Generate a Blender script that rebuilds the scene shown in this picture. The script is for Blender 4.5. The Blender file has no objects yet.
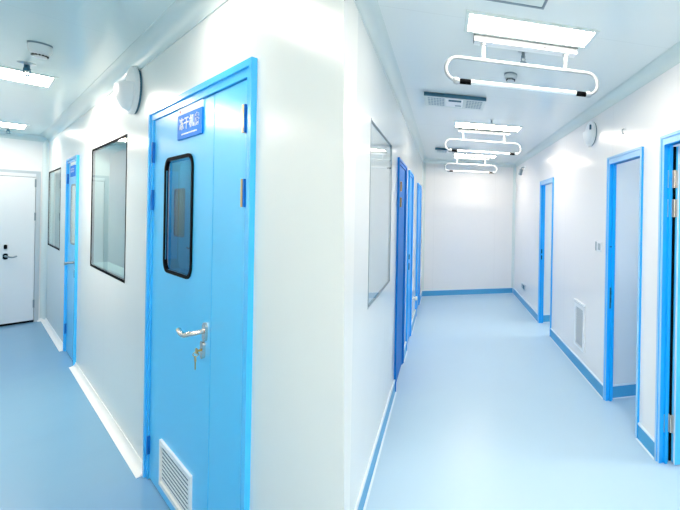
import bpy, bmesh, math, random
from mathutils import Matrix, Vector

random.seed(4)
S = bpy.context.scene
C = S.collection
R = math.radians

# ------------------------------------------------------------------ camera
EYE = 1.6
F_PX, CX, CY, ROLL = 348.85, 530.27, 214.63, 0.0173
cam = bpy.data.cameras.new('camera')
cam.sensor_fit = 'HORIZONTAL'
cam.sensor_width = 36.0
cam.lens = 36.0 * F_PX / 680.0
cam.shift_x = (340.0 - CX) / 680.0
cam.shift_y = (CY - 255.0) / 680.0
cam.clip_start = 0.02
cam_o = bpy.data.objects.new('camera', cam)
C.objects.link(cam_o)
cam_o.matrix_world = (Matrix.Translation((0, 0, EYE)) @ Matrix.Rotation(R(90), 4, 'X')
                      @ Matrix.Rotation(ROLL, 4, 'Z'))
S.camera = cam_o

# two corridors meet at the camera: local x = to the right, y = along, z = up
TH_L, TH_R = R(-58.088), R(-13.814)
FL = Matrix.Rotation(-TH_L, 4, 'Z')
FR = Matrix.Rotation(-TH_R, 4, 'Z')
ID = Matrix.Identity(4)

N_L, OUT_L, END_L, ZC_L = 0.576, -0.60, 8.35, 2.568
N_r, N_l, END_R, ZC_R = 1.389, -0.412, 6.97, 2.624
TK = 0.10
TR = 0.05


# ------------------------------------------------------------------ materials
def srgb(r, g, b):
    f = lambda c: (c / 255 / 12.92) if c / 255 <= 0.04045 else ((c / 255 + 0.055) / 1.055) ** 2.4
    return (f(r), f(g), f(b), 1.0)


def base_mat(name, col, rough=0.4, metal=0.0, spec=0.5, coat=0.0, bump=0.0, bscale=40.0, var=0.0):
    m = bpy.data.materials.new(name)
    m.use_nodes = True
    nt = m.node_tree
    p = nt.nodes['Principled BSDF']
    p.inputs['Base Color'].default_value = col
    p.inputs['Roughness'].default_value = rough
    p.inputs['Metallic'].default_value = metal
    p.inputs['Specular IOR Level'].default_value = spec
    p.inputs['Coat Weight'].default_value = coat
    p.inputs['Coat Roughness'].default_value = 0.08
    tc = nt.nodes.new('ShaderNodeTexCoord')
    if bump or var:
        nz = nt.nodes.new('ShaderNodeTexNoise')
        nz.inputs['Scale'].default_value = bscale
        nz.inputs['Detail'].default_value = 4
        nt.links.new(tc.outputs['Object'], nz.inputs['Vector'])
        if bump:
            b = nt.nodes.new('ShaderNodeBump')
            b.inputs['Strength'].default_value = bump
            b.inputs['Distance'].default_value = 0.01
            nt.links.new(nz.outputs['Fac'], b.inputs['Height'])
            nt.links.new(b.outputs['Normal'], p.inputs['Normal'])
        if var:
            mx = nt.nodes.new('ShaderNodeMix')
            mx.data_type = 'RGBA'
            mx.inputs[6].default_value = [c * (1 - var) for c in col[:3]] + [1]
            mx.inputs[7].default_value = [min(1, c * (1 + var)) for c in col[:3]] + [1]
            nt.links.new(nz.outputs['Fac'], mx.inputs[0])
            nt.links.new(mx.outputs[2], p.inputs['Base Color'])
    return m


def panel_mat(name, col, rough, axis, step, off, spec=0.5, coat=0.0):
    """painted steel sandwich panels: fine seams every `step` metres along one object axis"""
    m = base_mat(name, col, rough, spec=spec, coat=coat)
    nt = m.node_tree
    p = nt.nodes['Principled BSDF']
    tc = nt.nodes.new('ShaderNodeTexCoord')
    sx = nt.nodes.new('ShaderNodeSeparateXYZ')
    nt.links.new(tc.outputs['Object'], sx.inputs[0])
    a = nt.nodes.new('ShaderNodeMath'); a.operation = 'ADD'; a.inputs[1].default_value = off + 100 * step
    nt.links.new(sx.outputs['XYZ'.index(axis)], a.inputs[0])
    mo = nt.nodes.new('ShaderNodeMath'); mo.operation = 'MODULO'; mo.inputs[1].default_value = step
    nt.links.new(a.outputs[0], mo.inputs[0])
    lt = nt.nodes.new('ShaderNodeMath'); lt.operation = 'LESS_THAN'; lt.inputs[1].default_value = 0.004
    nt.links.new(mo.outputs[0], lt.inputs[0])
    nz = nt.nodes.new('ShaderNodeTexNoise'); nz.inputs['Scale'].default_value = 1.3
    nt.links.new(tc.outputs['Object'], nz.inputs['Vector'])
    b = nt.nodes.new('ShaderNodeBump'); b.inputs['Strength'].default_value = 0.06; b.inputs['Distance'].default_value = 0.05
    nt.links.new(nz.outputs['Fac'], b.inputs['Height'])
    nt.links.new(b.outputs['Normal'], p.inputs['Normal'])
    mx = nt.nodes.new('ShaderNodeMix'); mx.data_type = 'RGBA'
    mx.inputs[6].default_value = col
    mx.inputs[7].default_value = [c * 0.9 for c in col[:3]] + [1]
    nt.links.new(lt.outputs[0], mx.inputs[0])
    nt.links.new(mx.outputs[2], p.inputs['Base Color'])
    return m


def glass_mat(name, tint, gloss_rough=0.01, ior=1.65):
    m = bpy.data.materials.new(name)
    m.use_nodes = True
    nt = m.node_tree
    nt.nodes.remove(nt.nodes['Principled BSDF'])
    out = nt.nodes['Material Output']
    tr = nt.nodes.new('ShaderNodeBsdfTransparent'); tr.inputs[0].default_value = tint
    gl = nt.nodes.new('ShaderNodeBsdfGlossy'); gl.inputs['Roughness'].default_value = gloss_rough
    gl.inputs['Color'].default_value = (0.95, 0.97, 0.97, 1)
    fr = nt.nodes.new('ShaderNodeFresnel'); fr.inputs['IOR'].default_value = ior
    mx = nt.nodes.new('ShaderNodeMixShader')
    ge = nt.nodes.new('ShaderNodeNewGeometry')      # only the outer face of the pane mirrors
    sb = nt.nodes.new('ShaderNodeMath'); sb.operation = 'SUBTRACT'; sb.inputs[0].default_value = 1.0
    nt.links.new(ge.outputs['Backfacing'], sb.inputs[1])
    mu = nt.nodes.new('ShaderNodeMath'); mu.operation = 'MULTIPLY'
    nt.links.new(fr.outputs[0], mu.inputs[0])
    nt.links.new(sb.outputs[0], mu.inputs[1])
    nt.links.new(mu.outputs[0], mx.inputs[0])
    nt.links.new(tr.outputs[0], mx.inputs[1])
    nt.links.new(gl.outputs[0], mx.inputs[2])
    nt.links.new(mx.outputs[0], out.inputs[0])
    return m


def emit_mat(name, col, strength):
    m = bpy.data.materials.new(name)
    m.use_nodes = True
    nt = m.node_tree
    nt.nodes.remove(nt.nodes['Principled BSDF'])
    e = nt.nodes.new('ShaderNodeEmission')
    e.inputs[0].default_value = col
    e.inputs[1].default_value = strength
    nt.links.new(e.outputs[0], nt.nodes['Material Output'].inputs[0])
    return m


M = {}
M['wall_l'] = panel_mat('white_panel_left', srgb(230, 233, 230), 0.27, 'Y', 1.18, 0.35, spec=0.55)
M['wall_r'] = panel_mat('white_panel_right', srgb(238, 237, 237), 0.2, 'Y', 1.18, 0.81, spec=0.55)
M['wall_m'] = panel_mat('white_panel_middle', srgb(226, 232, 232), 0.1, 'Y', 1.18, 0.81, spec=0.6)
M['wall_e'] = panel_mat('white_panel_end', srgb(238, 237, 236), 0.3, 'X', 1.18, 0.2)
M['wall_room'] = base_mat('white_room_panel', srgb(222, 228, 232), 0.35)
M['ceil_l'] = panel_mat('ceiling_panel_left', srgb(216, 230, 230), 0.16, 'Y', 1.18, 0.5, spec=0.6)
M['ceil_r'] = panel_mat('ceiling_panel_right', srgb(230, 236, 236), 0.16, 'Y', 1.18, 0.5, spec=0.6)
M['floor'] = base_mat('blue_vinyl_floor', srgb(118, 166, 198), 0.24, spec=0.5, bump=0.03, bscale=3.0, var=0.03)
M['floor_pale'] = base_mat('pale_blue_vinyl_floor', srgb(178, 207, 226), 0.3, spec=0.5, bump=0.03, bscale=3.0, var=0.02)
M['blue'] = base_mat('blue_door_paint', srgb(76, 198, 252), 0.3, spec=0.5)
M['blue_frame'] = base_mat('blue_frame_paint', srgb(64, 188, 252), 0.26, spec=0.5)
M['casing_pale'] = base_mat('pale_blue_casing', srgb(160, 206, 242), 0.25, spec=0.6)  # bright wall reflections put into the casing colour
M['jamb_blue'] = base_mat('strong_blue_jamb', srgb(12, 164, 242), 0.3)
M['blue_dark'] = base_mat('deep_blue_paint', srgb(0, 106, 188), 0.5, spec=0.2)  # true colour of hinges; on the middle-wall door, shade put into the colour
M['blue_bright'] = base_mat('bright_blue_paint', srgb(14, 158, 242), 0.35, spec=0.4)
M['gap'] = base_mat('shadow_gap_rubber', srgb(20, 70, 130), 0.7)
M['black'] = base_mat('black_rubber', srgb(8, 12, 16), 0.8, spec=0.05)
M['white'] = base_mat('white_plastic', srgb(235, 238, 240), 0.3)
M['white_pipe'] = base_mat('white_enamel', srgb(168, 176, 182), 0.3)
M['grey'] = base_mat('light_grey_plastic', srgb(190, 200, 206), 0.35)
M['mid_grey'] = base_mat('grey_metal', srgb(128, 146, 156), 0.4, metal=0.3)
M['alu'] = base_mat('brushed_aluminium', srgb(200, 205, 208), 0.3, metal=0.9)
M['chrome'] = base_mat('satin_steel', srgb(214, 205, 196), 0.22, metal=1.0)
M['brass'] = base_mat('brass', srgb(214, 172, 96), 0.28, metal=1.0)
M['bar_grey'] = base_mat('dull_grey_channel', srgb(96, 106, 112), 0.5, spec=0.3)
M['slot'] = base_mat('dark_slot', srgb(44, 96, 120), 0.6)
M['hole'] = base_mat('perforation', srgb(120, 146, 160), 0.6)
M['coving'] = base_mat('coving_enamel', srgb(216, 227, 226), 0.22, spec=0.6)
M['skirt_w'] = base_mat('white_skirting', srgb(244, 244, 242), 0.35)
M['skirt_b'] = base_mat('blue_skirting', srgb(66, 158, 208), 0.35)
M['skirt_lip'] = base_mat('pale_sealant', srgb(214, 230, 242), 0.45)
M['sign_blue'] = base_mat('sign_blue', srgb(0, 130, 232), 0.6, spec=0.15)
M['sign_white'] = base_mat('sign_white', srgb(250, 250, 250), 0.6, spec=0.15)
M['blind'] = base_mat('pale_blind', srgb(214, 222, 224), 0.5)  # added pale panel standing in for bright reflections in the pane
M['blind_grey'] = base_mat('grey_green_blind', srgb(150, 174, 170), 0.5)  # backing colour standing in for a lit room behind the pane
M['slate'] = base_mat('slate_backing', srgb(70, 92, 112), 0.7)
M['red'] = base_mat('sign_red', srgb(214, 60, 70), 0.5)
M['glass'] = glass_mat('clear_glass', (0.86, 0.97, 0.94, 1))
M['glass_clear'] = glass_mat('colourless_glass', (0.97, 0.98, 0.98, 1))
M['glass_blue'] = glass_mat('blue_tinted_glass', (0.10, 0.36, 0.55, 1))
M['glass_tube'] = base_mat('quartz_tube', srgb(236, 242, 246), 0.08, coat=0.6)
M['lamp_l'] = emit_mat('left_lamp_diffuser', (1.0, 0.88, 0.77, 1), 58.0)
M['lamp_near'] = emit_mat('near_lamp_diffuser', (1.0, 0.88, 0.77, 1), 15.0)
M['lamp_end'] = emit_mat('end_lamp_diffuser', (1.0, 0.88, 0.76, 1), 23.0)
M['lamp_r'] = emit_mat('right_lamp_diffuser', (1.0, 0.865, 0.725, 1), 46.0)
M['lamp_room'] = emit_mat('room_lamp_diffuser', (1.0, 0.94, 0.85, 1), 62.0)
M['lamp_dim'] = emit_mat('service_lamp_diffuser', (0.90, 1.0, 0.92, 1), 26.0)


# ------------------------------------------------------------------ mesh helpers
class MB:
    """collects shapes in one bmesh and links them as ONE mesh object"""

    def __init__(self):
        self.bm = bmesh.new()

    def box(self, a, b):
        x0, x1 = sorted((a[0], b[0])); y0, y1 = sorted((a[1], b[1])); z0, z1 = sorted((a[2], b[2]))
        v = [self.bm.verts.new(p) for p in ((x0, y0, z0), (x1, y0, z0), (x1, y1, z0), (x0, y1, z0),
                                            (x0, y0, z1), (x1, y0, z1), (x1, y1, z1), (x0, y1, z1))]
        for f in ((0, 3, 2, 1), (4, 5, 6, 7), (0, 1, 5, 4), (1, 2, 6, 5), (2, 3, 7, 6), (3, 0, 4, 7)):
            self.bm.faces.new([v[i] for i in f])
        return self

    def loops(self, rings, close_ring=True, caps=True, close_path=False):
        """skin between successive rings of points"""
        vs = [[self.bm.verts.new(p) for p in r] for r in rings]
        n = len(vs[0])
        m = len(vs)
        for i in range(m if close_path else m - 1):
            a, b = vs[i], vs[(i + 1) % m]
            for k in range(n if close_ring else n - 1):
                j = (k + 1) % n
                self.bm.faces.new((a[k], a[j], b[j], b[k]))
        if caps and not close_path:
            if len(vs[0]) > 2:
                self.bm.faces.new(list(reversed(vs[0])))
                self.bm.faces.new(vs[-1])
        return self

    def tube(self, path, r, seg=12, closed=False):
        pts = [Vector(p) for p in path]
        rs = r if isinstance(r, (list, tuple)) else [r] * len(pts)
        rings = []
        up = None
        for i, p in enumerate(pts):
            if closed:
                t = (pts[(i + 1) % len(pts)] - pts[i - 1]).normalized()
            else:
                t = (pts[min(i + 1, len(pts) - 1)] - pts[max(i - 1, 0)]).normalized()
            if up is None:
                up = Vector((0, 0, 1)) if abs(t.z) < 0.9 else Vector((1, 0, 0))
            u = (up - t * up.dot(t)).normalized()
            up = u
            w = t.cross(u)
            rings.append([p + (u * math.cos(2 * math.pi * k / seg) + w * math.sin(2 * math.pi * k / seg)) * rs[i]
                          for k in range(seg)])
        return self.loops(rings, True, not closed, closed)

    def lathe(self, prof, seg=24, origin=(0, 0, 0), axis=(0, 0, 1), arc=None, sx=1.0):
        """prof = (radius, height) pairs turned about axis"""
        ax = Vector(axis).normalized()
        u = Vector((0, 0, 1)) if abs(ax.z) < 0.9 else Vector((0, 1, 0))
        u = (u - ax * u.dot(ax)).normalized()
        w = ax.cross(u)
        o = Vector(origin)
        rings = []
        for r, h in prof:
            r = max(r, 1e-4)
            rings.append([o + ax * h + (u * math.cos(2 * math.pi * k / seg) + w * math.sin(2 * math.pi * k / seg) * sx) * r
                          for k in range(seg)])
        return self.loops(rings)

    def prism(self, poly, f0, f1):
        """poly: list of 2-tuples; f0 / f1 map a 2-tuple to the 3-D points of both ends"""
        return self.loops([[f0(p) for p in poly], [f1(p) for p in poly]])

    def build(self, name, mat, parent=None, frame=None, loc=None, bevel=0.0, smooth=False):
        bmesh.ops.remove_doubles(self.bm, verts=self.bm.verts, dist=1e-6)
        bmesh.ops.recalc_face_normals(self.bm, faces=self.bm.faces)
        me = bpy.data.meshes.new(name)
        if smooth:
            for f in self.bm.faces:
                f.smooth = True
            for e in self.bm.edges:
                if len(e.link_faces) == 2 and e.calc_face_angle(0) > R(38):
                    e.smooth = False
        self.bm.to_mesh(me)
        self.bm.free()
        me.materials.append(mat)
        o = bpy.data.objects.new(name, me)
        C.objects.link(o)
        if parent is not None:
            o.parent = parent
        elif frame is not None:
            o.matrix_world = frame @ Matrix.Translation(loc or (0, 0, 0))
        if bevel:
            b = o.modifiers.new('edge', 'BEVEL')
            b.width = bevel
            b.segments = 2
            b.limit_method = 'ANGLE'
        return o


def thing(name, label, cat, frame, loc, group=None, rot=0.0, kind=None):
    o = bpy.data.objects.new(name, None)
    o.empty_display_size = 0.1
    C.objects.link(o)
    o.matrix_world = frame @ Matrix.Translation(loc) @ Matrix.Rotation(rot, 4, 'Z')
    tag(o, label, cat, group, kind)
    return o


def tag(o, label=None, cat=None, group=None, kind=None):
    if label: o['label'] = label
    if cat: o['category'] = cat
    if group: o['group'] = group
    if kind: o['kind'] = kind
    return o


def struct(name, mb, mat, frame, label, bevel=0.0, smooth=False):
    o = mb.build(name, mat, frame=frame, bevel=bevel, smooth=smooth)
    o['kind'] = 'structure'
    o['label'] = label
    return o


def grid_wall(mb, to3, u0, u1, z0, z1, t0, t1, openings):
    """slab between thickness t0..t1 with rectangular openings (ua, ub, za, zb)"""
    us = sorted({u0, u1, *[c for o in openings for c in o[:2] if u0 < c < u1]})
    zs = sorted({z0, z1, *[c for o in openings for c in o[2:] if z0 < c < z1]})
    inside = lambda u, z: u0 < u < u1 and z0 < z < z1 and not any(a < u < b and c < z < d for a, b, c, d in openings)
    q = lambda *p: mb.bm.faces.new([mb.bm.verts.new(to3(*k)) for k in p])
    e = 1e-4
    for i in range(len(us) - 1):
        for j in range(len(zs) - 1):
            a, b, c, d = us[i], us[i + 1], zs[j], zs[j + 1]
            um, zm = (a + b) / 2, (c + d) / 2
            if not inside(um, zm):
                continue
            q((t0, a, c), (t0, b, c), (t0, b, d), (t0, a, d))
            q((t1, a, c), (t1, a, d), (t1, b, d), (t1, b, c))
            if not inside(a - e, zm): q((t0, a, c), (t0, a, d), (t1, a, d), (t1, a, c))
            if not inside(b + e, zm): q((t0, b, c), (t1, b, c), (t1, b, d), (t0, b, d))
            if not inside(um, c - e): q((t0, a, c), (t1, a, c), (t1, b, c), (t0, b, c))
            if not inside(um, d + e): q((t0, a, d), (t0, b, d), (t1, b, d), (t1, a, d))
    return mb


def wall_s(name, frame, n0, n1, s0, s1, z1, ops, mat, label):
    mb = grid_wall(MB(), lambda t, u, z: (t, u, z), s0, s1, 0, z1, n0, n1, ops)
    return struct(name, mb, mat, frame, label)


def wall_n(name, frame, s0, s1, n0, n1, z1, ops, mat, label):
    mb = grid_wall(MB(), lambda t, u, z: (u, t, z), n0, n1, 0, z1, s0, s1, ops)
    return struct(name, mb, mat, frame, label)


def rrect(w, h, r, n=6):
    """rounded rectangle centred on 0, in (u, z)"""
    pts = []
    for cx, cz, a0 in ((w / 2 - r, h / 2 - r, 0), (-w / 2 + r, h / 2 - r, 90), (-w / 2 + r, -h / 2 + r, 180), (w / 2 - r, -h / 2 + r, 270)):
        for k in range(n + 1):
            a = R(a0 + 90 * k / n)
            pts.append((cx + r * math.cos(a), cz + r * math.sin(a)))
    return pts


def text_mesh(body, size, name):
    cu = bpy.data.curves.new(name, 'FONT')
    cu.body = body
    cu.size = size
    cu.align_x = 'CENTER'
    cu.space_character = 1.16
    cu.align_y = 'CENTER'
    cu.extrude = 0.0008
    cu.offset = 0.0012
    o = bpy.data.objects.new(name, cu)
    C.objects.link(o)
    bpy.context.view_layer.update()
    dg = bpy.context.evaluated_depsgraph_get()
    me = bpy.data.meshes.new_from_object(o.evaluated_get(dg))
    bpy.data.objects.remove(o)
    me.name = name
    return me


# ------------------------------------------------------------------ floor and ceilings
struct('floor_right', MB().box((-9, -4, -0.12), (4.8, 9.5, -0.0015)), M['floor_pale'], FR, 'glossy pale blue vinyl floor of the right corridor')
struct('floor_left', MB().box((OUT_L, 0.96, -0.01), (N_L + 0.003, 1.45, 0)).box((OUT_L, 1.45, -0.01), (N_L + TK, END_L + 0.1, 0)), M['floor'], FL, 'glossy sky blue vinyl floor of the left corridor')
struct('ceiling_right', MB().box((-9, -4, ZC_R), (4.8, 9.5, ZC_R + 0.12)), M['ceil_r'], FR,
       'glossy pale panel ceiling over the right corridor')
struct('ceiling_left', MB().box((OUT_L, 1.03, ZC_L), (N_L, END_L, ZC_R - 0.004)), M['ceil_l'], FL,
       'glossy pale panel ceiling over the left corridor')

# ------------------------------------------------------------------ walls
D1 = (1.60, 3.045, 0, 2.18)
D2 = (5.70, 6.42, 0, 2.12)
W1 = (3.685, 5.01, 1.072, 2.115)
W2 = (7.05, 8.24, 1.067, 2.075)
wall_s('wall_left', FL, N_L, N_L + TK, 1.3, END_L + 0.1, ZC_R, [D1, D2, W1, W2], M['wall_l'],
       'white panel wall of the left corridor with the blue doors')

# wedge-shaped pier where the two corridors meet; ends in a clean edge
iR = FL.inverted() @ FR
A_s = lambda z: 0.951 + 0.0304 * z
B_s = lambda z: 1.665 - 0.060 * z


def pier_ring(z):
    b = iR @ Vector((N_l, B_s(z), 0))
    b2 = iR @ Vector((N_l, 1.80, 0))
    c = iR @ Vector((N_l - TK, 1.80, 0))
    return [Vector((N_L, A_s(z), z)), Vector((b.x, b.y, z)), Vector((b2.x, b2.y, z)), Vector((c.x, c.y, z)),
            Vector((N_L + TK, 1.30, z)), Vector((N_L, 1.30, z))]


struct('wall_pier', MB().loops([pier_ring(0), pier_ring(ZC_R)]), M['wall_l'], FL,
       'white wall end where the two corridors part')

Wm = (2.13, 2.945, 1.05, 2.13)
L1, L2, L3 = (3.29, 3.93, 0, 2.09), (4.24, 4.78, 0, 2.09), (5.62, 6.36, 0, 2.06)
wall_s('wall_middle', FR, N_l - TK, N_l, 1.80, END_R + 0.1, ZC_R, [Wm, L1, L2, L3], M['wall_m'],
       'white panel wall on the left side of the right corridor')
wall_n('wall_back', FR, END_R, END_R + 0.1, N_l, N_r, ZC_R, [], M['wall_e'], 'blank white end wall of the right corridor')
RA, RB, RC = (2.25, 2.80, 0, 2.105), (1.10, 2.03, 0, 2.125), (4.38, 5.0, 0, 2.095)
wall_s('wall_right', FR, N_r, N_r + TR, -3.0, END_R + 0.1, ZC_R, [RA, RB, RC], M['wall_r'],
       'white panel wall on the right side with the open blue doorways')
ED = (0.06, 0.485, 0, 2.075)
wall_n('wall_left_end', FL, END_L, END_L + 0.1, OUT_L, N_L, ZC_R, [ED], M['wall_e'], 'white end wall of the left corridor')
OD = (6.70, 8.10, 0, 2.40)
wall_s('wall_left_outer', FL, OUT_L - TK, OUT_L, -4.2, END_L + 0.1, ZC_R, [OD], M['wall_l'],
       'white outer wall of the left corridor')

# rooms behind the openings
wall_n('wall_side_room', FR, 2.805, 2.88, N_r + TR, 3.9, ZC_R, [], M['wall_room'], 'white partition seen through the nearer open doorway')
wall_n('wall_side_room_near', FR, 0.4, 0.5, N_r + TR, 3.9, ZC_R, [], M['wall_room'], 'white near wall of the side room')
wall_s('wall_side_room_outer', FR, 3.9, 4.0, 0.4, 6.0, ZC_R, [], M['wall_room'], 'white outer wall of the side rooms')
wall_n('wall_far_room', FR, 5.005, 5.08, N_r + TR, 3.9, ZC_R, [], M['wall_room'], 'white partition seen through the far doorway')
pA = FR @ Vector((N_l - TK, END_R + 0.05, 0))
pB = FL @ Vector((N_L + TK, END_L + 0.05, 0))
dv = (pB - pA).normalized(); nv = Vector((-dv.y, dv.x, 0)) * 0.1
nv = nv if nv.y > 0 else -nv
struct('wall_service_room', MB().loops([[pA + Vector((0, 0, z)), pB + Vector((0, 0, z)), pB + nv + Vector((0, 0, z)), pA + nv + Vector((0, 0, z))]
                                       for z in (0, ZC_R)]), M['wall_room'], ID, 'far wall of the room between the corridors')


# ------------------------------------------------------------------ coving and skirting
def run_profile(name, frame, n, d, s0, s1, prof, mat, label, smooth=True):
    """prof: (offset from wall, z) outline, extruded along s"""
    mb = MB().prism(prof, lambda p: (n + d * p[0], s0, p[1]), lambda p: (n + d * p[0], s1, p[1]))
    return struct(name, mb, mat, frame, label, smooth=smooth)


def run_profile_n(name, frame, s, d, n0, n1, prof, mat, label, smooth=True):
    mb = MB().prism(prof, lambda p: (n0, s + d * p[0], p[1]), lambda p: (n1, s + d * p[0], p[1]))
    return struct(name, mb, mat, frame, label, smooth=smooth)


def cove_prof(zc, r=0.062, lip=0.012):
    """concave aluminium coving between wall and ceiling with two small lips"""
    pts = [(0, zc), (0, zc - r - lip), (0.005, zc - r - lip), (0.005, zc - r)]
    for k in range(9):
        a = R(90 * k / 8)
        pts.append((0.005 + r * (1 - math.cos(a)), zc - r - 0.003 + r * math.sin(a)))
    pts += [(0.005 + r + lip, zc - 0.003), (0.005 + r + lip, zc)]
    return pts


def skirt_cove(h=0.062):
    pts = [(0, 0), (0, h + 0.006), (0.004, h + 0.006), (0.005, h)]
    for k in range(1, 8):
        a = R(90 * k / 8)
        pts.append((0.005 + h * (1 - math.cos(a)), h - (h - 0.004) * math.sin(a)))
    pts += [(0.005 + h + 0.004, 0.004), (0.005 + h + 0.004, 0)]
    return pts


CL, CR = cove_prof(ZC_L), cove_prof(ZC_R)
run_profile('trim_1', FL, N_L, -1, 1.04, END_L, CL, M['coving'], 'pale coving along the top of the left door wall')
run_profile_n('trim_2', FL, END_L, -1, OUT_L, N_L, CL, M['coving'], 'pale coving above the white end door')
run_profile('trim_3', FR, N_l, 1, 1.62, END_R, CR, M['coving'], 'pale coving above the flush window side of the right corridor')
run_profile('trim_4', FR, N_r, -1, -2.0, END_R, CR, M['coving'], 'pale coving above the open blue doorways')
run_profile_n('trim_5', FR, END_R, -1, N_l, N_r, CR, M['coving'], 'pale coving over the blank end wall')
# vertical corner coving
for nm, fr, x, y, dx, dy, zt, lb in (('trim_6', FL, N_L, END_L, -1, -1, ZC_L, 'corner bead beside the white end door'),
                                     ('trim_7', FR, N_l, END_R, 1, -1, ZC_R, 'corner bead at the left of the blank end wall'),
                                     ('trim_8', FR, N_r, END_R, -1, -1, ZC_R, 'corner bead at the right of the blank end wall')):
    pr = [(0, 0), (0, 0.05)] + [(0.05 - 0.05 * math.cos(R(90 * k / 6)), 0.05 - 0.05 * math.sin(R(90 * k / 6))) for k in range(1, 6)] + [(0.05, 0)]
    pr = [(0, 0)] + [(0.05 - 0.05 * math.sin(R(90 * k / 6)), 0.05 - 0.05 * math.cos(R(90 * k / 6))) for k in range(6, -1, -1)]
    struct(nm, MB().prism(pr, lambda p: (x + dx * p[0], y + dy * p[1], 0), lambda p: (x + dx * p[0], y + dy * p[1], zt)),
           M['coving'], fr, lb, smooth=True)

SW = skirt_cove(0.034)
run_profile('baseboard_left', FL, N_L, -1, D1[1], D2[0], SW, M['skirt_w'], 'white coved skirting between the two blue doors')
run_profile('baseboard_left_far', FL, N_L, -1, D2[1], END_L, SW, M['skirt_w'], 'white coved skirting beyond the far blue door')
run_profile('baseboard_left_near', FL, N_L, -1, 1.01, D1[0], SW, M['skirt_w'], 'white coved skirting at the near end of the door wall')
run_profile_n('baseboard_left_end', FL, END_L, -1, ED[1] + 0.02, N_L, SW, M['skirt_w'], 'short white skirting beside the white end door')
run_profile_n('baseboard_left_end_outer', FL, END_L, -1, OUT_L, ED[0] - 0.02, SW, M['skirt_w'], 'white skirting at the outer side of the white end door')


def blue_skirt(name, frame, n, d, s0, s1, label, alongn=False):
    h = 0.105
    body = [(0, 0.0), (0, h), (0.010, h), (0.011, 0.02), (0.013, 0.008), (0.016, 0.003), (0.016, 0)]
    fn = run_profile_n if alongn else run_profile
    o = fn(name, frame, n, d, s0, s1, body, M['skirt_b'], label)
    for nm, pr in (('top_seal', [(0, h - 0.001), (0, h + 0.010), (0.011, h + 0.010), (0.013, h - 0.001)]),
                   ('floor_seal', [(0.014, 0), (0.014, 0.005), (0.027, 0.002), (0.027, 0)])):  # lower strip paints the highlight along the floor edge
        if alongn:
            mb = MB().prism(pr, lambda p: (s0, n + d * p[0], p[1]), lambda p: (s1, n + d * p[0], p[1]))
        else:
            mb = MB().prism(pr, lambda p: (n + d * p[0], s0, p[1]), lambda p: (n + d * p[0], s1, p[1]))
        mb.build(nm, M['skirt_lip'], parent=o)
    return o


blue_skirt('baseboard_middle', FR, N_l, 1, 1.70, L1[0], 'blue skirting under the flush window')
blue_skirt('baseboard_middle_second', FR, N_l, 1, L1[1], L2[0], 'blue skirting between the dark blue door and the next')
blue_skirt('baseboard_middle_third', FR, N_l, 1, L2[1], L3[0], 'blue skirting between the two bright blue doors')
blue_skirt('baseboard_middle_far', FR, N_l, 1, L3[1], END_R, 'blue skirting in the far left corner')
blue_skirt('baseboard_back', FR, END_R, -1, N_l, N_r, 'blue skirting along the blank end wall', True)
blue_skirt('baseboard_right_far', FR, N_r, -1, RC[1], END_R, 'blue skirting beyond the far doorway')
blue_skirt('baseboard_right', FR, N_r, -1, RA[1], RC[0], 'blue skirting under the low white grille')
blue_skirt('baseboard_right_near', FR, N_r, -1, RB[1], RA[0], 'short blue skirting between the two nearer doorways')
blue_skirt('baseboard_side_room', FR, 2.805, -1, N_r + TR, 3.9, 'blue skirting inside the nearer open doorway', True)
blue_skirt('baseboard_far_room', FR, 5.005, -1, N_r + TR, 3.9, 'blue skirting inside the far doorway', True)


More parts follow.
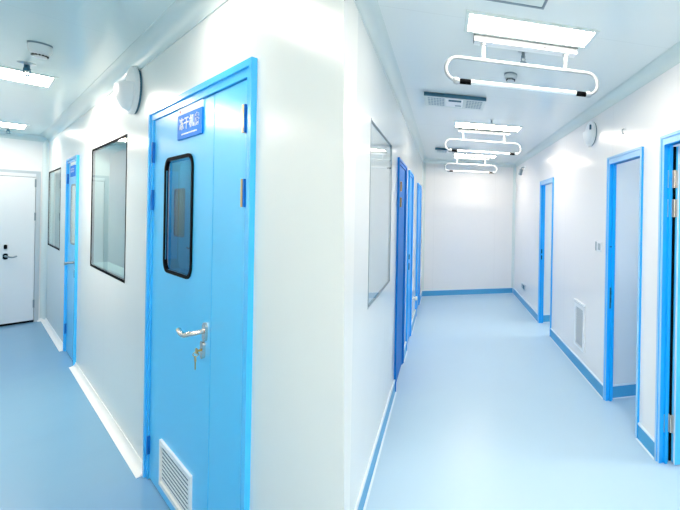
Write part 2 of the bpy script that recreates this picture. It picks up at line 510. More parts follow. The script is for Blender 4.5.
# ------------------------------------------------------------------ doors
class Kit:
    """builds in a wall's own coordinates: o = out of the wall into the corridor, s = along, z = up"""

    def __init__(self, name, label, frame, n, d, sb, cat='door', kind='structure', alongn=False):
        self.d, self.n, self.sb, self.al = d, n, sb, alongn
        loc = (sb, n, 0) if alongn else (n, sb, 0)
        self.root = thing(name, label, cat, frame, loc, kind=kind)

    def P(self, o, s, z):
        return (s - self.sb, self.d * o, z) if self.al else (self.d * o, s - self.sb, z)

    def boxes(self, name, mat, lst, parent=None, bevel=0.0):
        mb = MB()
        for o0, o1, s0, s1, z0, z1 in lst:
            mb.box(self.P(o0, s0, z0), self.P(o1, s1, z1))
        return mb.build(name, mat, parent=parent or self.root, bevel=bevel)

    def slab(self, name, mat, o0, o1, s0, s1, z0, z1, ops, parent=None):
        mb = grid_wall(MB(), lambda t, u, z: self.P(t, u, z), s0, s1, z0, z1, o0, o1, ops)
        return mb.build(name, mat, parent=parent or self.root)

    def ring(self, name, mat, sc, zc, w, h, r, t, o0, o1, parent=None):
        """rounded rectangular ring of width t"""
        a, b = rrect(w, h, r), rrect(w - 2 * t, h - 2 * t, max(r - t, 0.004))
        mb = MB()
        rings = [[self.P(o, sc + p[0], zc + p[1]) for p in pp] for o, pp in ((o0, a), (o1, a), (o1, b), (o0, b))]
        mb.loops(rings, True, False, True)
        return mb.build(name, mat, parent=parent or self.root, smooth=True)

    def plate(self, name, mat, sc, zc, w, h, r, o0, o1, parent=None, smooth=False):
        a = rrect(w, h, r)
        return MB().loops([[self.P(o, sc + p[0], zc + p[1]) for p in a] for o in (o0, o1)]).build(name, mat, parent=parent or self.root, smooth=smooth)

    def tube(self, name, mat, path, r, parent=None, seg=12):
        return MB().tube([self.P(*p) for p in path], r, seg).build(name, mat, parent=parent or self.root, smooth=True)

    def casing(self, s0, s1, z1, w, out, depth, mat, stop=True, face=None, hw=None):
        hw = hw or w
        """door frame: stepped casing on the face, lining through the wall and a stop bead"""
        st = w * 0.45
        l = [(-depth, out, s0, s0 + w, 0, z1), (-depth, out, s1 - w, s1, 0, z1), (-depth, out, s0 + w, s1 - w, z1 - hw, z1),
             (out, out + 0.008, s0, s0 + st, 0, z1), (out, out + 0.008, s1 - st, s1, 0, z1), (out, out + 0.008, s0 + st, s1 - st, z1 - st, z1)]
        if stop:
            q = 0.016
            o0, o1 = -depth * 0.72, -depth * 0.40
            l += [(o0, o1, s0 + w, s0 + w + q, 0, z1 - hw), (o0, o1, s1 - w - q, s1 - w, 0, z1 - hw), (o0, o1, s0 + w, s1 - w, z1 - w - q, z1 - hw)]
        fr = self.boxes('door_frame', mat, l)
        if face:                                    # pale strips painting the grazing sheen on the casing faces
            e = 0.0015
            self.boxes('face_trim', face, [(out + 0.008, out + 0.0095, s0 - e, s0 + st, 0, z1 + e), (out + 0.008, out + 0.0095, s1 - st, s1 + e, 0, z1 + e),
                                           (out + 0.008, out + 0.0095, s0 + st, s1 - st, z1 - st, z1 + e),
                                           (out, out + 0.0018, s0 + st, s0 + w, 0, z1 - st), (out, out + 0.0018, s1 - w, s1 - st, 0, z1 - st),
                                           (out, out + 0.0018, s0 + w, s1 - w, z1 - hw, z1 - st)], parent=fr)
        return fr

    def lever(self, s, z, dirn, parent, length=0.23, mat=None, o=0.0):
        mat = mat or M['chrome']
        h = self.plate('handle', mat, s, z, 0.042, 0.085, 0.020, o, o + 0.009, parent)
        pts = [(o + 0.006, s, z + 0.005), (o + 0.045, s, z + 0.004), (o + 0.058, s + dirn * 0.012, z + 0.001)]
        for k in range(1, 9):
            t = k / 8
            pts.append((o + 0.060, s + dirn * (0.012 + (length - 0.012) * t), z - 0.022 * math.sin(math.pi * min(1, t * 0.72)) * 0.8 + 0.016 * t * t))
        rad = [0.011, 0.011, 0.0115] + [0.0115 - 0.0025 * k / 8 for k in range(1, 9)]
        # lever under the rosette: thing > part > sub-part
        mb = MB().tube([self.P(*p) for p in pts], rad, 12)
        mb.build('lever', mat, parent=h, smooth=True)
        return h


# --- big blue door on the left wall (one wide leaf and one narrow leaf)
k = Kit('door_1', 'large blue one-and-a-half leaf door with louvre grille on the left wall', FL, N_L, -1, 2.32)
k.casing(D1[0], D1[1], D1[3], 0.062, 0.010, 0.10, M['blue_frame'])
sv, zv, wv, hv = 2.522, 1.563, 0.462, 0.625
ins = 0.0175
leaf = k.slab('main_leaf', M['blue'], -0.045, 0.002, 2.034, 2.980, 0.010, 2.115,
              [(sv - wv / 2 + ins, sv + wv / 2 - ins, zv - hv / 2 + ins, zv + hv / 2 - ins)])
k.boxes('side_leaf', M['blue'], [(-0.045, 0.002, 1.666, 2.027, 0.010, 2.115)])
k.boxes('astragal_gap', M['gap'], [(-0.044, -0.006, 2.026, 2.035, 0.010, 2.115)])
k.boxes('head_gap', M['gap'], [(-0.044, -0.004, 1.664, 2.982, 2.115, 2.1195)])
k.boxes('threshold_gap', M['gap'], [(-0.044, -0.003, 1.664, 2.982, 0.0005, 0.0098)])
rim = k.ring('vision_panel_rim', M['black'], sv, zv, wv, hv, 0.07, 0.017, -0.05, 0.008, parent=leaf)
k.boxes('vision_panel_glass', M['glass_blue'], [(-0.003, 0.001, sv - wv / 2 + 0.0180, sv + wv / 2 - 0.0180, zv - hv / 2 + 0.0180, zv + hv / 2 - 0.0180)], parent=leaf)
# louvre grille low on the wide leaf
g0, g1, h0, h1 = 2.236, 2.742, 0.075, 0.322
gr = k.boxes('louvre_grille', M['skirt_w'], [(0.002, 0.012, g0, g1, h0, h0 + 0.022), (0.002, 0.012, g0, g1, h1 - 0.022, h1),
                                             (0.002, 0.012, g0, g0 + 0.022, h0 + 0.022, h1 - 0.022), (0.002, 0.012, g1 - 0.022, g1, h0 + 0.022, h1 - 0.022)])
sl = MB()
ns = 9
for i in range(ns):
    z = h0 + 0.022 + (h1 - h0 - 0.044) * (i + 0.5) / ns
    sl.loops([[k.P(o, s, zz) for o, zz in ((0.0031, z + 0.0050), (0.0038, z + 0.0060), (0.0052, z - 0.0050), (0.0034, z - 0.0062))]
              for s in (g0 + 0.022, g1 - 0.022)])
sl.build('louvre_slats', M['skirt_w'], parent=gr)
k.boxes('louvre_back', M['slate'], [(0.0021, 0.0030, g0 + 0.02, g1 - 0.02, h0 + 0.02, h1 - 0.02)], parent=gr)
k.lever(2.090, 1.040, 1, leaf, 0.135, o=0.002)
cyl = k.plate('lock_cylinder', M['chrome'], 2.112, 0.955, 0.036, 0.082, 0.018, 0.002, 0.012, leaf)
mb = MB()
mb.box(k.P(0.012, 2.110, 0.950), k.P(0.026, 2.114, 0.960))
hd = [(0.014 * math.cos(R(a)), 0.955 + 0.014 * math.sin(R(a))) for a in range(0, 360, 30)]
mb.loops([[k.P(o, 2.112 + p[0], p[1]) for p in hd] for o in (0.026, 0.029)])
mb.tube([k.P(0.0275 + 0.008 * math.cos(R(a)), 2.122 + 0.006 * math.cos(R(a)), 0.938 + 0.010 * math.sin(R(a))) for a in range(0, 360, 30)], 0.0016, 6, True)
hd2 = [(2.116, 0.926), (2.134, 0.926), (2.137, 0.908), (2.130, 0.902), (2.130, 0.872), (2.125, 0.866), (2.121, 0.874), (2.121, 0.902), (2.113, 0.908)]
mb.loops([[k.P(o, *p) for p in hd2] for o in (0.0265, 0.0290)])
mb.build('key', M['brass'], parent=cyl)
for z0, z1 in ((1.867, 1.987), (1.589, 1.707), (0.150, 0.255)):
    k.boxes('hinge', M['blue_dark'], [(0.002, 0.014, 2.972, 2.988, z0, z1)])
for z0, z1 in ((1.90, 2.01), (1.61, 1.72), (0.15, 0.26)):
    h = k.boxes('hinge', M['brass'], [(0.002, 0.018, 1.668, 1.684, z0, z1)])
    h['label'] = 'brass edged hinge'
    k.boxes('hinge_leaf', M['blue_dark'], [(0.002, 0.017, 1.658, 1.668, z0, z1)], parent=h)

# --- sign over the vision panel
s_root = thing('door_sign', 'blue room sign with white characters under a white strip on the large blue door', 'sign', FL, (N_L - 0.0025, 2.347, 1.965))
sc = lambda name, mat, o0, o1, s0, s1, z0, z1: MB().box((-o0, s0 - 2.347, z0 - 1.965), (-o1, s1 - 2.347, z1 - 1.965)).build(name, mat, parent=s_root)
sc('sign_plate', M['sign_blue'], 0, 0.006, 2.166, 2.528, 1.955, 2.078)
sc('header_strip', M['sign_white'], 0, 0.005, 2.166, 2.528, 2.0785, 2.112)
me = text_mesh('冻干机房', 0.070, 'lettering')
me.materials.append(M['sign_white'])
lt = bpy.data.objects.new('lettering', me)
C.objects.link(lt)
lt.parent = s_root
lt.matrix_local = Matrix(((0, 0, -1, -0.0066), (-1.0, 0, 0, 0), (0, 0.93, 0, 2.026 - 1.965), (0, 0, 0, 1)))
mb = MB()
x = 2.46
while x > 2.245:
    w = random.choice((0.010, 0.014, 0.018))
    mb.box((-0.006, x - 2.347, 1.9735 - 1.965), (-0.0068, x - w - 2.347, 1.9805 - 1.965))
    x -= w + 0.005
mb.build('small_print', M['sign_white'], parent=s_root)
MB().lathe([(0.006, 0), (0.006, 0.0012)], 12, (-0.005, 2.490 - 2.347, 2.0955 - 1.965), (-1, 0, 0)).build('red_mark', M['red'], parent=s_root)


# --- far blue door on the left wall
def plain_door(name, label, frame, n, d, s0, s1, z1, paint, fpaint, vision=None, handle=None, hinges=None, hdir=1, gapmat=None, w=0.05, alongn=False, hingemat=None, added_pane_backing=None, lever=True, lever_len=0.14):
    k = Kit(name, label, frame, n, d, (s0 + s1) / 2, alongn=alongn)
    k.casing(s0, s1, z1, w, 0.010, 0.10, fpaint)
    ops = []
    if vision:
        a, b, c, e = vision
        ops = [(a + 0.017, b - 0.017, c + 0.017, e - 0.017)]
    leaf = k.slab('door_leaf', paint, -0.045, 0.002, s0 + w + 0.004, s1 - w - 0.004, 0.012, z1 - w - 0.004, ops)
    k.boxes('threshold_gap', gapmat or M['gap'], [(-0.044, -0.003, s0 + w, s1 - w, 0.0005, 0.0118)])
    if vision:
        vs, vz = (a + b) / 2, (c + e) / 2
        k.ring('vision_panel_rim', M['mid_grey'], vs, vz, b - a, e - c, 0.06, 0.018, -0.05, 0.003, leaf)
        k.boxes('vision_panel_glass', M['glass'], [(-0.003, 0.001, a + 0.0175, b - 0.0175, c + 0.0175, e - 0.0175)], leaf)
        if added_pane_backing:
            k.boxes('blind', added_pane_backing, [(-0.012, -0.008, a + 0.0175, b - 0.0175, c + 0.0175, e - 0.0175)], leaf)  # added panel that brightens the pane from behind
    if handle:
        if lever:
            k.lever(handle[0], handle[1], hdir, leaf, lever_len, o=0.002, mat=M['mid_grey'])
        else:
            k.plate('handle', M['black'], handle[0], handle[1], 0.040, 0.060, 0.017, 0.002, 0.012, leaf)
        k.plate('lock_cylinder', M['black'], handle[0], handle[1] - 0.115, 0.036, 0.080, 0.017, 0.002, 0.012, leaf)
    for hs, z0, zz in hinges or ():
        k.boxes('hinge', hingemat or M['blue_dark'], [(0.002, 0.016, hs - 0.009, hs + 0.009, z0, zz)])
    return k, leaf


plain_door('door_2', 'narrow blue door with slim vision panel, far along the left wall', FL, N_L, -1, D2[0], D2[1], D2[3], M['blue'], M['blue_frame'],
           vision=(5.87, 6.21, 1.20, 1.84), handle=(5.79, 1.03), lever_len=0.075, hinges=[(6.37, 1.85, 1.96), (6.37, 0.2, 0.31)], added_pane_backing=M['blind'])
fs = thing('door_sign', 'small blue and white sign on the far narrow blue door', 'sign', FL, (N_L - 0.0025, 6.05, 1.92))
MB().box((0, -0.15, 0), (-0.006, 0.15, 0.115)).build('sign_plate', M['sign_blue'], parent=fs)
MB().box((0, -0.15, 0.1155), (-0.005, 0.15, 0.150)).build('header_strip', M['sign_white'], parent=fs)
for i in range(4):
    y = 0.09 - i * 0.06
    MB().box((-0.006, y - 0.016, 0.05), (-0.0068, y + 0.016, 0.056)).box((-0.006, y - 0.016, 0.078), (-0.0068, y + 0.016, 0.084)) \
        .box((-0.006, y - 0.003, 0.04), (-0.0068, y + 0.003, 0.09)).build('character', M['sign_white'], parent=fs)

# --- white door on the end wall of the left corridor
k = Kit('door_3', 'plain white door closing the far end of the left corridor', FL, END_L, -1, 0.27, alongn=True)
k.boxes('door_frame', M['grey'], [(-0.10, 0.012, 0.03, 0.07, 0, 2.08), (-0.10, 0.012, 0.478, 0.515, 0, 2.08), (-0.10, 0.012, 0.07, 0.478, 2.045, 2.08)])
leaf = k.boxes('door_leaf', M['white'], [(-0.04, 0.006, 0.074, 0.474, 0.030, 1.992)])
k.boxes('head_panel', M['white'], [(-0.04, 0.004, 0.07, 0.478, 2.0, 2.045)])
k.boxes('threshold_gap', M['black'], [(-0.042, 0.002, 0.07, 0.478, 0.0005, 0.029)])
for z in (1.86, 1.40, 0.20):
    k.boxes('hinge', M['mid_grey'], [(0.006, 0.020, 0.468, 0.482, z, z + 0.11)])
k.lever(0.252, 0.925, 1, leaf, 0.085, o=0.006, mat=M['mid_grey'])
k.plate('handle_rose', M['black'], 0.252, 0.925, 0.036, 0.075, 0.017, 0.0061, 0.018, leaf)
k.plate('lock_cylinder', M['black'], 0.252, 1.052, 0.026, 0.060, 0.012, 0.006, 0.022, leaf)

# --- blue door on the outer wall (it shows as the reflection in the vision panel)
plain_door('door_4', 'blue door with vision panel on the outer wall of the left corridor', FL, OUT_L, 1, OD[0], OD[1], OD[3], M['blue'], M['blue_frame'],
           vision=(7.35, 7.90, 1.15, 1.92), handle=(6.84, 1.03), added_pane_backing=M['blind_grey'])

# --- doors on the middle wall
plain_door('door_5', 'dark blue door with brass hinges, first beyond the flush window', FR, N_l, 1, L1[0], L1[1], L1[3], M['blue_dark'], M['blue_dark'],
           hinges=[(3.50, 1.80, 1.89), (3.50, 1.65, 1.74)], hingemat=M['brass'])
plain_door('door_6', 'bright blue door with dark lock, second beyond the flush window', FR, N_l, 1, L2[0], L2[1], L2[3], M['blue_bright'], M['blue_bright'],
           handle=(4.40, 1.07), lever=False)
plain_door('door_7', 'bright blue door nearest the end wall of the right corridor', FR, N_l, 1, L3[0], L3[1], L3[3], M['blue_bright'], M['blue_bright'])


# --- open doorways on the right wall
def doorway(name, label, s0, s1, z1, w=0.032):
    k = Kit(name, label, FR, N_r, -1, (s0 + s1) / 2)
    k.casing(s0, s1, z1, w, 0.010, TR + 0.008, M['jamb_blue'], stop=True, face=M['casing_pale'], hw=0.058)
    return k


k = doorway('door_8', 'open blue doorway beside the low white grille', *RA[:2], RA[3])
jf = RA[1] - 0.032
k.boxes('strike_plate', M['slot'], [(-0.045, -0.012, jf - 0.004, jf + 0.001, 0.80, 0.98)])
k.boxes('latch_hole', M['black'], [(-0.037, -0.020, jf - 0.0055, jf - 0.003, 0.85, 0.89), (-0.037, -0.020, jf - 0.0055, jf - 0.003, 0.92, 0.95)])
k.boxes('jamb_seam', M['gap'], [(-0.05, -0.005, jf - 0.002, jf + 0.001, 1.33, 1.337)])

k = doorway('door_9', 'open blue doorway far along the right wall', *RC[:2], RC[3])
jf = RC[1] - 0.032
for z in (1.03, 0.94):
    k.boxes('strike_plate', M['black'], [(-0.045, -0.010, jf - 0.004, jf + 0.001, z, z + 0.06)])

k = doorway('door_10', 'blue doorway at the photo edge with its leaf standing open', *RB[:2], RB[3], 0.036)
jf = RB[1] - 0.036
# leaf swung into the side room: hinged at the far jamb, standing almost square to the wall
lf = MB()
o0, o1 = -0.072, -0.90
lf.box(k.P(o0, 1.984, 0.010), k.P(o1, 1.944, 2.058))
leaf = lf.build('door_leaf', M['blue'], parent=k.root)
k.boxes('leaf_edge', M['skirt_lip'], [(-0.0725, -0.068, 1.946, 1.958, 0.012, 2.056)], parent=leaf)
k.boxes('gap_seal', M['black'], [(-0.0590, -0.095, 1.9860, 2.002, 0.01, 2.06)])  # added black strip standing in for the shade inside the gap
for z0 in (1.79, 1.60, 0.20):
    h = k.boxes('hinge', M['alu'], [(-0.020, -0.058, 1.9875, 1.9945, z0, z0 + 0.115)])
    h['label'] = 'satin metal butt hinge'
    k.boxes('hinge_leaf', M['alu'], [(-0.0685, -0.0745, 1.950, 1.984, z0, z0 + 0.115)], parent=h)
    MB().lathe([(0.0085, 0), (0.0085, 0.115)], 12, k.P(-0.063, 1.982, z0)).build('hinge_pin', M['chrome'], parent=h, smooth=True)


# ------------------------------------------------------------------ windows
def window(name, label, frame, n, d, op, fmat, fw, glass, proud=0.006, inner=None, wallt=TK, added_pane_backing=None):
    s0, s1, z0, z1 = op
    k = Kit(name, label, frame, n, d, (s0 + s1) / 2, cat='window')
    fr = lambda o0, o1, a, w: [(o0, o1, s0 + a, s1 - a, z0 + a, z0 + a + w), (o0, o1, s0 + a, s1 - a, z1 - a - w, z1 - a),
                               (o0, o1, s0 + a, s0 + a + w, z0 + a + w, z1 - a - w), (o0, o1, s1 - a - w, s1 - a, z0 + a + w, z1 - a - w)]
    k.boxes('window_frame', fmat, fr(-0.016, proud, -0.001, fw))
    if inner:
        k.boxes('spacer', inner, fr(-wallt, -0.0166, -0.001, fw + 0.012))
    a = fw - 0.004
    k.boxes('window_glass', glass, [(-0.006, -0.001, s0 + a, s1 - a, z0 + a, z1 - a)])
    if added_pane_backing:
        k.boxes('blind', added_pane_backing, [(-0.0164, -0.0128, s0 + fw + 0.012, s1 - fw - 0.012, z0 + fw + 0.012, z1 - fw - 0.012)])  # added panel giving the pane its reflected brightness
    return k


window('window_1', 'black-edged flush window between the two blue doors of the left wall', FL, N_L, -1, W1, M['black'], 0.017, M['glass'], proud=0.0015, inner=M['grey'])
window('window_2', 'black-edged flush window nearest the white end door', FL, N_L, -1, W2, M['black'], 0.018, M['glass'], proud=0.0015, inner=M['grey'])
window('window_3', 'thin grey-edged flush window on the left of the right corridor', FR, N_l, 1, Wm, M['mid_grey'], 0.008, M['glass_clear'], proud=0.002, inner=M['skirt_lip'], added_pane_backing=M['blind'])


# ------------------------------------------------------------------ ceiling lights
def ceiling_light(label, frame, zc, n0, n1, s0, s1, lampmat, group='recessed ceiling light panels', drop=0.008, b=0.020):
    nm, sm = (n0 + n1) / 2, (s0 + s1) / 2
    t = thing('ceiling_light', label, 'ceiling light', frame, (nm, sm, zc), group)
    a, c = (n1 - n0) / 2, (s1 - s0) / 2
    MB().box((-a - b, -c - b, -drop), (a + b, -c, 0)).box((-a - b, c, -drop), (a + b, c + b, 0)) \
        .box((-a - b, -c, -drop), (-a, c, 0)).box((a, -c, -drop), (a + b, c, 0)).build('frame', M['coving'], parent=t)
    MB().box((-a, -c, -drop * 0.75), (a, c, -0.001)).build('diffuser', lampmat, parent=t)
    return t


ceiling_light('bright rectangular ceiling panel of the left corridor, nearer of the two in view', FL, ZC_L, -0.30, 0.322, 4.43, 4.80, M['lamp_l'])
ceiling_light('bright rectangular ceiling panel of the left corridor nearest the white end door', FL, ZC_L, -0.30, 0.345, 7.32, 7.74, M['lamp_end'])
ceiling_light('ceiling panel over the large blue door, just outside the picture', FL, ZC_L, -0.10, 0.42, 1.76, 2.10, M['lamp_near'])
ceiling_light('long ceiling panel above the nearest hanging tube rail', FR, ZC_R, 0.109, 0.798, 1.802, 1.972, M['lamp_r'])
ceiling_light('ceiling panel above the middle hanging tube rail', FR, ZC_R, 0.108, 0.852, 3.99, 4.205, M['lamp_r'])
ceiling_light('ceiling panel above the hanging tube rail nearest the end wall', FR, ZC_R, 0.155, 0.86, 6.10, 6.29, M['lamp_r'])
ceiling_light('ceiling panel above the meeting point of the corridors, outside the picture', FR, ZC_R, -0.15, 1.05, -0.56, -0.28, M['lamp_r'])  # unseen lamp added to brighten the walls near the viewpoint
ceiling_light('ceiling panel behind the viewpoint in the right corridor, outside the picture', FR, ZC_R, -0.15, 1.05, -1.56, -1.28, M['lamp_r'])  # another unseen lamp added for brightness
ceiling_light('ceiling panel inside the nearer side room', FR, ZC_R, 2.2, 2.9, 1.5, 1.7, M['lamp_room'])  # added so the partition through the doorway looks lit
ceiling_light('ceiling panel inside the far side room', FR, ZC_R, 2.2, 2.9, 4.2, 4.4, M['lamp_room'])  # unseen source added to light the far partition
ceiling_light('ceiling panel inside the service room between the corridors', FL, ZC_R, 1.8, 2.4, 5.3, 5.6, M['lamp_dim'])  # added so the room behind the panes is not dark


# ------------------------------------------------------------------ hanging tube rails
def tube_rail(label, s, cut=False):
    t = thing('tube_rail', label, 'ultraviolet lamp rail', FR, (0.455, s, ZC_R), 'hanging tube rails of the right corridor')
    # mounting channel
    MB().box((-0.310, -0.028, -0.036), (0.316, 0.028, -0.001)).build('mounting_bar', M['bar_grey'], parent=t, bevel=0.003)
    MB().box((-0.306, -0.030, -0.042), (0.312, 0.030, -0.036)).build('bar_cover', M['white'], parent=t)
    MB().box((0.10, -0.0305, -0.037), (0.125, -0.0285, -0.030)).build('bar_mark', M['black'], parent=t)
    zt, zb = -0.138, -0.272
    zm, r = (zt + zb) / 2, (zt - zb) / 2
    xl, xr = -0.395, 0.395
    for x in (-0.252, 0.248):
        MB().tube([(x, 0, -0.040), (x, 0, zt)], 0.011, 12).lathe([(0.018, 0), (0.018, 0.012)], 14, (x, 0, -0.052)) \
            .build('drop_rod', M['white_pipe'], parent=t, smooth=True)
    path = [(xl, 0, zt), (xr, 0, zt)]
    path += [(xr + r * math.sin(R(a)), 0, zm + r * math.cos(R(a))) for a in range(15, 180, 15)]
    path += [(xr - 0.005, 0, zb)]
    left = [(xl + 0.005, 0, zb)] + [(xl - r * math.sin(R(a)), 0, zm - r * math.cos(R(a))) for a in range(15, 180, 15)]
    MB().tube(left + path, 0.0105, 12).build('rail_loop', M['white_pipe'], parent=t, smooth=True)
    tb = MB().tube([(xl + 0.07, 0, zb), (xr - 0.07, 0, zb)], 0.0145, 14).build('lamp_tube', M['glass_tube'], parent=t, smooth=True)
    for sg in (-1, 1):
        x0 = (xl if sg < 0 else xr)
        MB().tube([(x0 - sg * 0.008, 0, zb), (x0 - sg * 0.075, 0, zb)], 0.0150, 14).build('tube_cap', M['black'], parent=t, smooth=True)
        MB().lathe([(0.0001, -0.022), (0.016, -0.017), (0.022, 0.0), (0.016, 0.017), (0.0001, 0.022)], 14, (x0 + sg * 0.006, 0, zb), (1, 0, 0)) \
            .build('end_socket', M['white_pipe'], parent=t, smooth=True)
    return t


tube_rail('white oval tube rail hanging nearest the camera', 2.025)
tube_rail('white oval tube rail hanging in the middle of the row', 4.285)
tube_rail('white oval tube rail hanging nearest the blank end wall', 6.36)


# ------------------------------------------------------------------ sprinklers and detectors
def sprinkler(label, frame, n, s, zc, mat, sc=1.0):
    t = thing('sprinkler_head', label, 'sprinkler', frame, (n, s, zc), 'ceiling sprinkler heads')
    q = lambda l: [(r * sc, h * sc) for r, h in l]
    MB().lathe(q([(0.034, 0), (0.034, -0.004), (0.016, -0.012)]), 20).build('escutcheon', M['alu'], parent=t, smooth=True)
    MB().lathe(q([(0.011, -0.010), (0.011, -0.030), (0.014, -0.032), (0.014, -0.040), (0.008, -0.044)]), 14).build('body', mat, parent=t, smooth=True)
    mb = MB()
    for sg in (-1, 1):
        mb.tube([(sg * 0.009 * sc, 0, -0.040 * sc), (sg * 0.013 * sc, 0, -0.055 * sc), (sg * 0.004 * sc, 0, -0.070 * sc)], 0.0028 * sc, 8)
    mb.build('frame_arms', mat, parent=t, smooth=True)
    MB().lathe(q([(0.006, -0.068), (0.022, -0.072), (0.022, -0.075), (0.006, -0.076)]), 16).build('deflector', mat, parent=t, smooth=True)
    return t


sprinkler('metal sprinkler head beside the nearest tube rail', FR, 0.462, 2.135, ZC_R, M['mid_grey'])
sprinkler('small sprinkler head before the middle tube rail', FR, 0.480, 3.78, ZC_R, M['mid_grey'], 0.8)
sprinkler('tiny sprinkler head before the farthest tube rail', FR, 0.466, 5.93, ZC_R, M['mid_grey'], 0.9)
sprinkler('dark sprinkler head just above the nearer left corridor light', FL, 0.195, 4.16, ZC_L, M['slot'], 1.15)
sprinkler('dark sprinkler head just below the farther left corridor light', FL, 0.243, 7.86, ZC_L, M['slot'], 0.9)


def detector(label, frame, n, s, zc, r, h, mat, face):
    t = thing('smoke_detector', label, 'smoke detector', frame, (n, s, zc), 'ceiling smoke detectors', rot=face)
    MB().lathe([(r * 1.06, 0), (r * 1.06, -0.010)], 28).build('base_ring', M['mid_grey'], parent=t, smooth=True)
    MB().lathe([(r, -0.010), (r, -h * 0.45), (r * 0.86, -h * 0.66), (r * 0.62, -h * 0.72), (r * 0.60, -h * 0.95), (r * 0.5, -h), (0.001, -h)], 28) \
        .build('housing', mat, parent=t, smooth=True)
    mb = MB()
    for a in range(0, 360, 24):
        c, s_ = math.cos(R(a)), math.sin(R(a))
        mb.lathe([(0.0045, 0), (0.0045, 0.006)], 8, (c * r * 0.595, s_ * r * 0.595, -h * 0.84), (c, s_, 0))
    mb.build('sensor_slots', M['black'], parent=t)
    MB().lathe([(0.004, 0), (0.004, -0.004)], 10, (r * 0.75, 0, -h * 0.70)).build('indicator_lamp', M['white'], parent=t)
    return t


detector('white round smoke detector on the left corridor ceiling', FL, 0.212, 3.60, ZC_L, 0.043, 0.085, M['white'], 0)
detector('pale round smoke detector behind the nearest tube rail', FR, 0.454, 2.52, ZC_R, 0.046, 0.050, M['grey'], 0)


# ------------------------------------------------------------------ ceiling diffusers and hatch
def diffuser(label, n0, n1, s0, s1):
    nm, sm = (n0 + n1) / 2, (s0 + s1) / 2
    t = thing('air_diffuser', label, 'air vent', FR, (nm, sm, ZC_R), 'ceiling air diffusers')
    a, c = (n1 - n0) / 2, (s1 - s0) / 2
    MB().box((-a, -c, -0.030), (a, c, -0.022)).build('face_plate', M['coving'], parent=t, bevel=0.002)
    MB().box((-a + 0.012, -c + 0.014, -0.022), (a - 0.012, c - 0.014, -0.001)).build('neck', M['slot'], parent=t)
    MB().box((-a, -c - 0.012, -0.034), (a, -c - 0.0005, -0.004)).build('front_slot', M['slot'], parent=t)
    for sg in (-1, 1):
        mb = MB()
        for i in range(6):
            for j in range(5):
                x = sg * (a * 0.40 + a * 0.46 * i / 5)
                y = -c * 0.62 + c * 1.2 * j / 4
                mb.box((x - 0.009, y - 0.012, -0.0315), (x + 0.009, y + 0.012, -0.0302))
        mb.build('perforations', M['hole'], parent=t)
    MB().box((-0.085, -c * 0.78, -0.034), (0.065, c * 0.62, -0.0302)).build('centre_plate', M['white'], parent=t, bevel=0.002)
    MB().box((-0.060, -c * 0.70, -0.0360), (0.050, -c * 0.38, -0.0342)).build('centre_slot', M['slot'], parent=t)
    MB().box((0.0, c * 0.28, -0.0360), (0.055, c * 0.48, -0.0342)).build('centre_latch', M['hole'], parent=t)
    return t


diffuser('white perforated air diffuser with a dark front slot, nearer one', -0.185, 0.340, 3.08, 3.38)
diffuser('perforated air diffuser partly behind the middle tube rail', -0.160, 0.365, 5.66, 5.95)
t = thing('ceiling_hatch', 'thin-edged square access hatch in the ceiling before the nearest light', 'hatch', FR, (0.19, 1.40, ZC_R))
MB().box((-0.255, -0.255, -0.004), (0.255, 0.255, 0)).build('hatch_lid', M['coving'], parent=t)
MB().box((-0.27, -0.27, -0.006), (0.27, -0.258, 0)).box((-0.27, 0.258, -0.006), (0.27, 0.27, 0)).box((-0.27, -0.258, -0.006), (-0.258, 0.258, 0)) \
    .box((0.258, -0.258, -0.006), (0.27, 0.258, 0)).build('hatch_edge', M['mid_grey'], parent=t)


# ------------------------------------------------------------------ round wall lamps
def wall_lamp(label, frame, n, d, s, z, r, slot=False):
    """round backplate with a half-bowl bulging from its lower part under a flat ledge"""
    t = thing('emergency_light', label, 'wall light', frame, (n, s, z), 'round emergency lights on the walls')
    ax = (d, 0, 0)
    MB().lathe([(r * 0.96, 0), (r * 0.96, 0.010)], 40, (0, 0, 0), ax).build('back_gap', M['slot'], parent=t, smooth=True)
    MB().lathe([(r, 0.010), (r, 0.020), (r * 0.96, 0.028), (r * 0.80, 0.032), (0.001, 0.034)], 40, (0, 0, 0), ax).build('backplate', M['white'], parent=t, smooth=True)
    mb = MB()
    zl = r * 0.16                                   # height of the ledge
    rings = []
    NB, NA = 10, 24
    depth = r * 0.42
    for i in range(NB + 1):
        f = i / NB
        o = 0.026 + depth * math.sin(f * math.pi / 2)
        q = r * 0.88 * math.cos(f * math.pi / 2 * 0.93)
        ring = []
        for k_ in range(NA + 1):
            a = math.pi + math.pi * k_ / NA
            ring.append((d * o, math.cos(a) * q, zl * 1.0 + (math.sin(a) * (q + zl * (q / (r * 0.88))))))
        rings.append(ring)
    mb.loops(rings)
    mb.build('lamp_bowl', M['white'], parent=t, smooth=True)
    if slot:
        MB().box((d * 0.030, -r * 0.50, -r * 0.62), (d * 0.046, -r * 0.36, r * 0.62)).build('side_slot', M['slot'], parent=t)
    return t


wall_lamp('white round emergency light above the large blue door', FL, N_L, -1, 3.46, 2.376, 0.158)
wall_lamp('white round emergency light high on the right wall above the switch', FR, N_r, -1, 3.18, 2.40, 0.122, True)

# ------------------------------------------------------------------ small wall fittings on the right wall
t = thing('light_switch', 'white square light switch plate left of the nearer open doorway', 'switch', FR, (N_r, 2.965, 1.318))
MB().box((0, -0.060, -0.043), (-0.010, 0.060, 0.043)).build('plate', M['white'], parent=t, bevel=0.003)
MB().box((-0.010, -0.040, -0.030), (-0.015, 0.002, 0.030)).build('rocker', M['white_pipe'], parent=t, bevel=0.002)
MB().box((-0.010, 0.042, -0.041), (-0.013, 0.058, 0.041)).build('shade_strip', M['mid_grey'], parent=t)

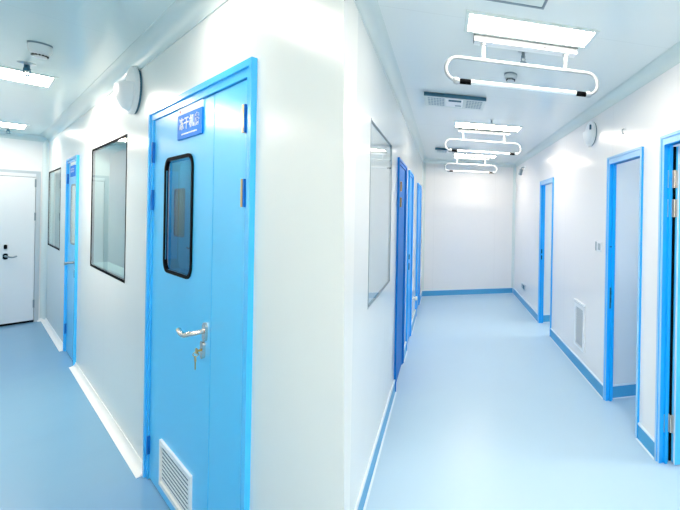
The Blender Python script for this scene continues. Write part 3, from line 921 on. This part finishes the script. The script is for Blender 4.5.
t = thing('wall_socket', 'small grey socket low on the right wall near the end corner', 'socket', FR, (N_r, 6.05, 0.318))
MB().box((0, -0.14, -0.048), (-0.012, 0.14, 0.048)).build('plate', M['grey'], parent=t, bevel=0.003)
MB().box((-0.012, -0.11, -0.034), (-0.016, -0.01, 0.034)).build('socket_face', M['slot'], parent=t)
MB().box((-0.012, 0.02, -0.034), (-0.016, 0.11, 0.034)).build('socket_cover', M['mid_grey'], parent=t)

t = thing('wall_grille', 'tall white return air grille low on the right wall', 'air vent', FR, (N_r, 3.395, 0.22))
a, b, c = -0.135, 0.135, 0.455
MB().box((0, a, 0), (-0.014, b, 0.035)).box((0, a, c - 0.035), (-0.014, b, c)).box((0, a, 0.035), (-0.014, a + 0.04, c - 0.035)) \
    .box((0, b - 0.04, 0.035), (-0.014, b, c - 0.035)).build('frame', M['white'], parent=t, bevel=0.003)
mb = MB()
for i in range(22):
    z = 0.045 + i * 0.0172
    mb.loops([[(-0.002, y, z + 0.008), (-0.004, y, z + 0.009), (-0.011, y, z - 0.002), (-0.009, y, z - 0.003)] for y in (a + 0.04, b - 0.04)])
mb.build('slats', M['grey'], parent=t)
MB().box((-0.0005, a + 0.035, 0.03), (-0.0018, b - 0.035, c - 0.03)).build('mesh_backing', M['hole'], parent=t)
MB().box((0, a - 0.008, c + 0.012), (-0.022, b + 0.008, c + 0.030)).build('hood', M['white'], parent=t)

t = thing('wall_camera', 'small grey bracketed device high on the right wall near the end corner', 'wall fixture', FR, (N_r, 6.10, 2.42))
MB().box((0, -0.03, -0.02), (-0.01, 0.03, 0.05)).build('bracket_plate', M['white'], parent=t)
MB().tube([(-0.008, 0, 0.03), (-0.06, 0.02, 0.02), (-0.07, 0.02, -0.02)], 0.011, 10).build('arm', M['mid_grey'], parent=t, smooth=True)
MB().lathe([(0.012, 0.03), (0.034, 0.02), (0.036, -0.07), (0.028, -0.085), (0.001, -0.085)], 16, (-0.07, 0.02, -0.03), (0.2, -0.1, 1)).build('head', M['mid_grey'], parent=t, smooth=True)

t = thing('wall_hook', 'tiny white hook on the right wall above the nearer open doorway', 'hook', FR, (N_r, 2.53, 2.283))
MB().lathe([(0.014, 0), (0.014, 0.006), (0.006, 0.008)], 14, (0, 0, 0.014), (-1, 0, 0)).build('rose', M['white'], parent=t, smooth=True)
MB().tube([(-0.006, 0, 0.014), (-0.022, 0, 0.010), (-0.024, 0, -0.014), (-0.016, 0, -0.028), (-0.008, 0, -0.024)], 0.0045, 8).build('hook_wire', M['mid_grey'], parent=t, smooth=True)

t = thing('door_buffer', 'small white knob low on the wall between the two bright blue doors', 'door stop', FR, (N_l, 5.25, 0.37))
MB().lathe([(0.026, 0), (0.026, 0.008), (0.014, 0.012)], 16, (0, 0, 0), (1, 0, 0)).build('rose', M['grey'], parent=t, smooth=True)
MB().lathe([(0.014, 0.010), (0.016, 0.02), (0.026, 0.025), (0.030, 0.040), (0.022, 0.052), (0.001, 0.054)], 16, (0, 0, 0), (1, 0, 0)).build('knob', M['white'], parent=t, smooth=True)

# ------------------------------------------------------------------ world and view
w = bpy.data.worlds.new('world')
S.world = w
w.use_nodes = True
w.node_tree.nodes['Background'].inputs[0].default_value = (0.6, 0.7, 0.8, 1)
w.node_tree.nodes['Background'].inputs[1].default_value = 0.3
S.view_settings.view_transform = 'Standard'
S.view_settings.look = 'None'
S.view_settings.exposure = 0.0
S.view_settings.gamma = 1.0
S.view_settings.use_curve_mapping = False
S.cycles.use_denoising = True
S.cycles.max_bounces = 14
S.cycles.diffuse_bounces = 10
S.cycles.glossy_bounces = 6
S.cycles.transparent_max_bounces = 12
S.cycles.sample_clamp_indirect = 6.0
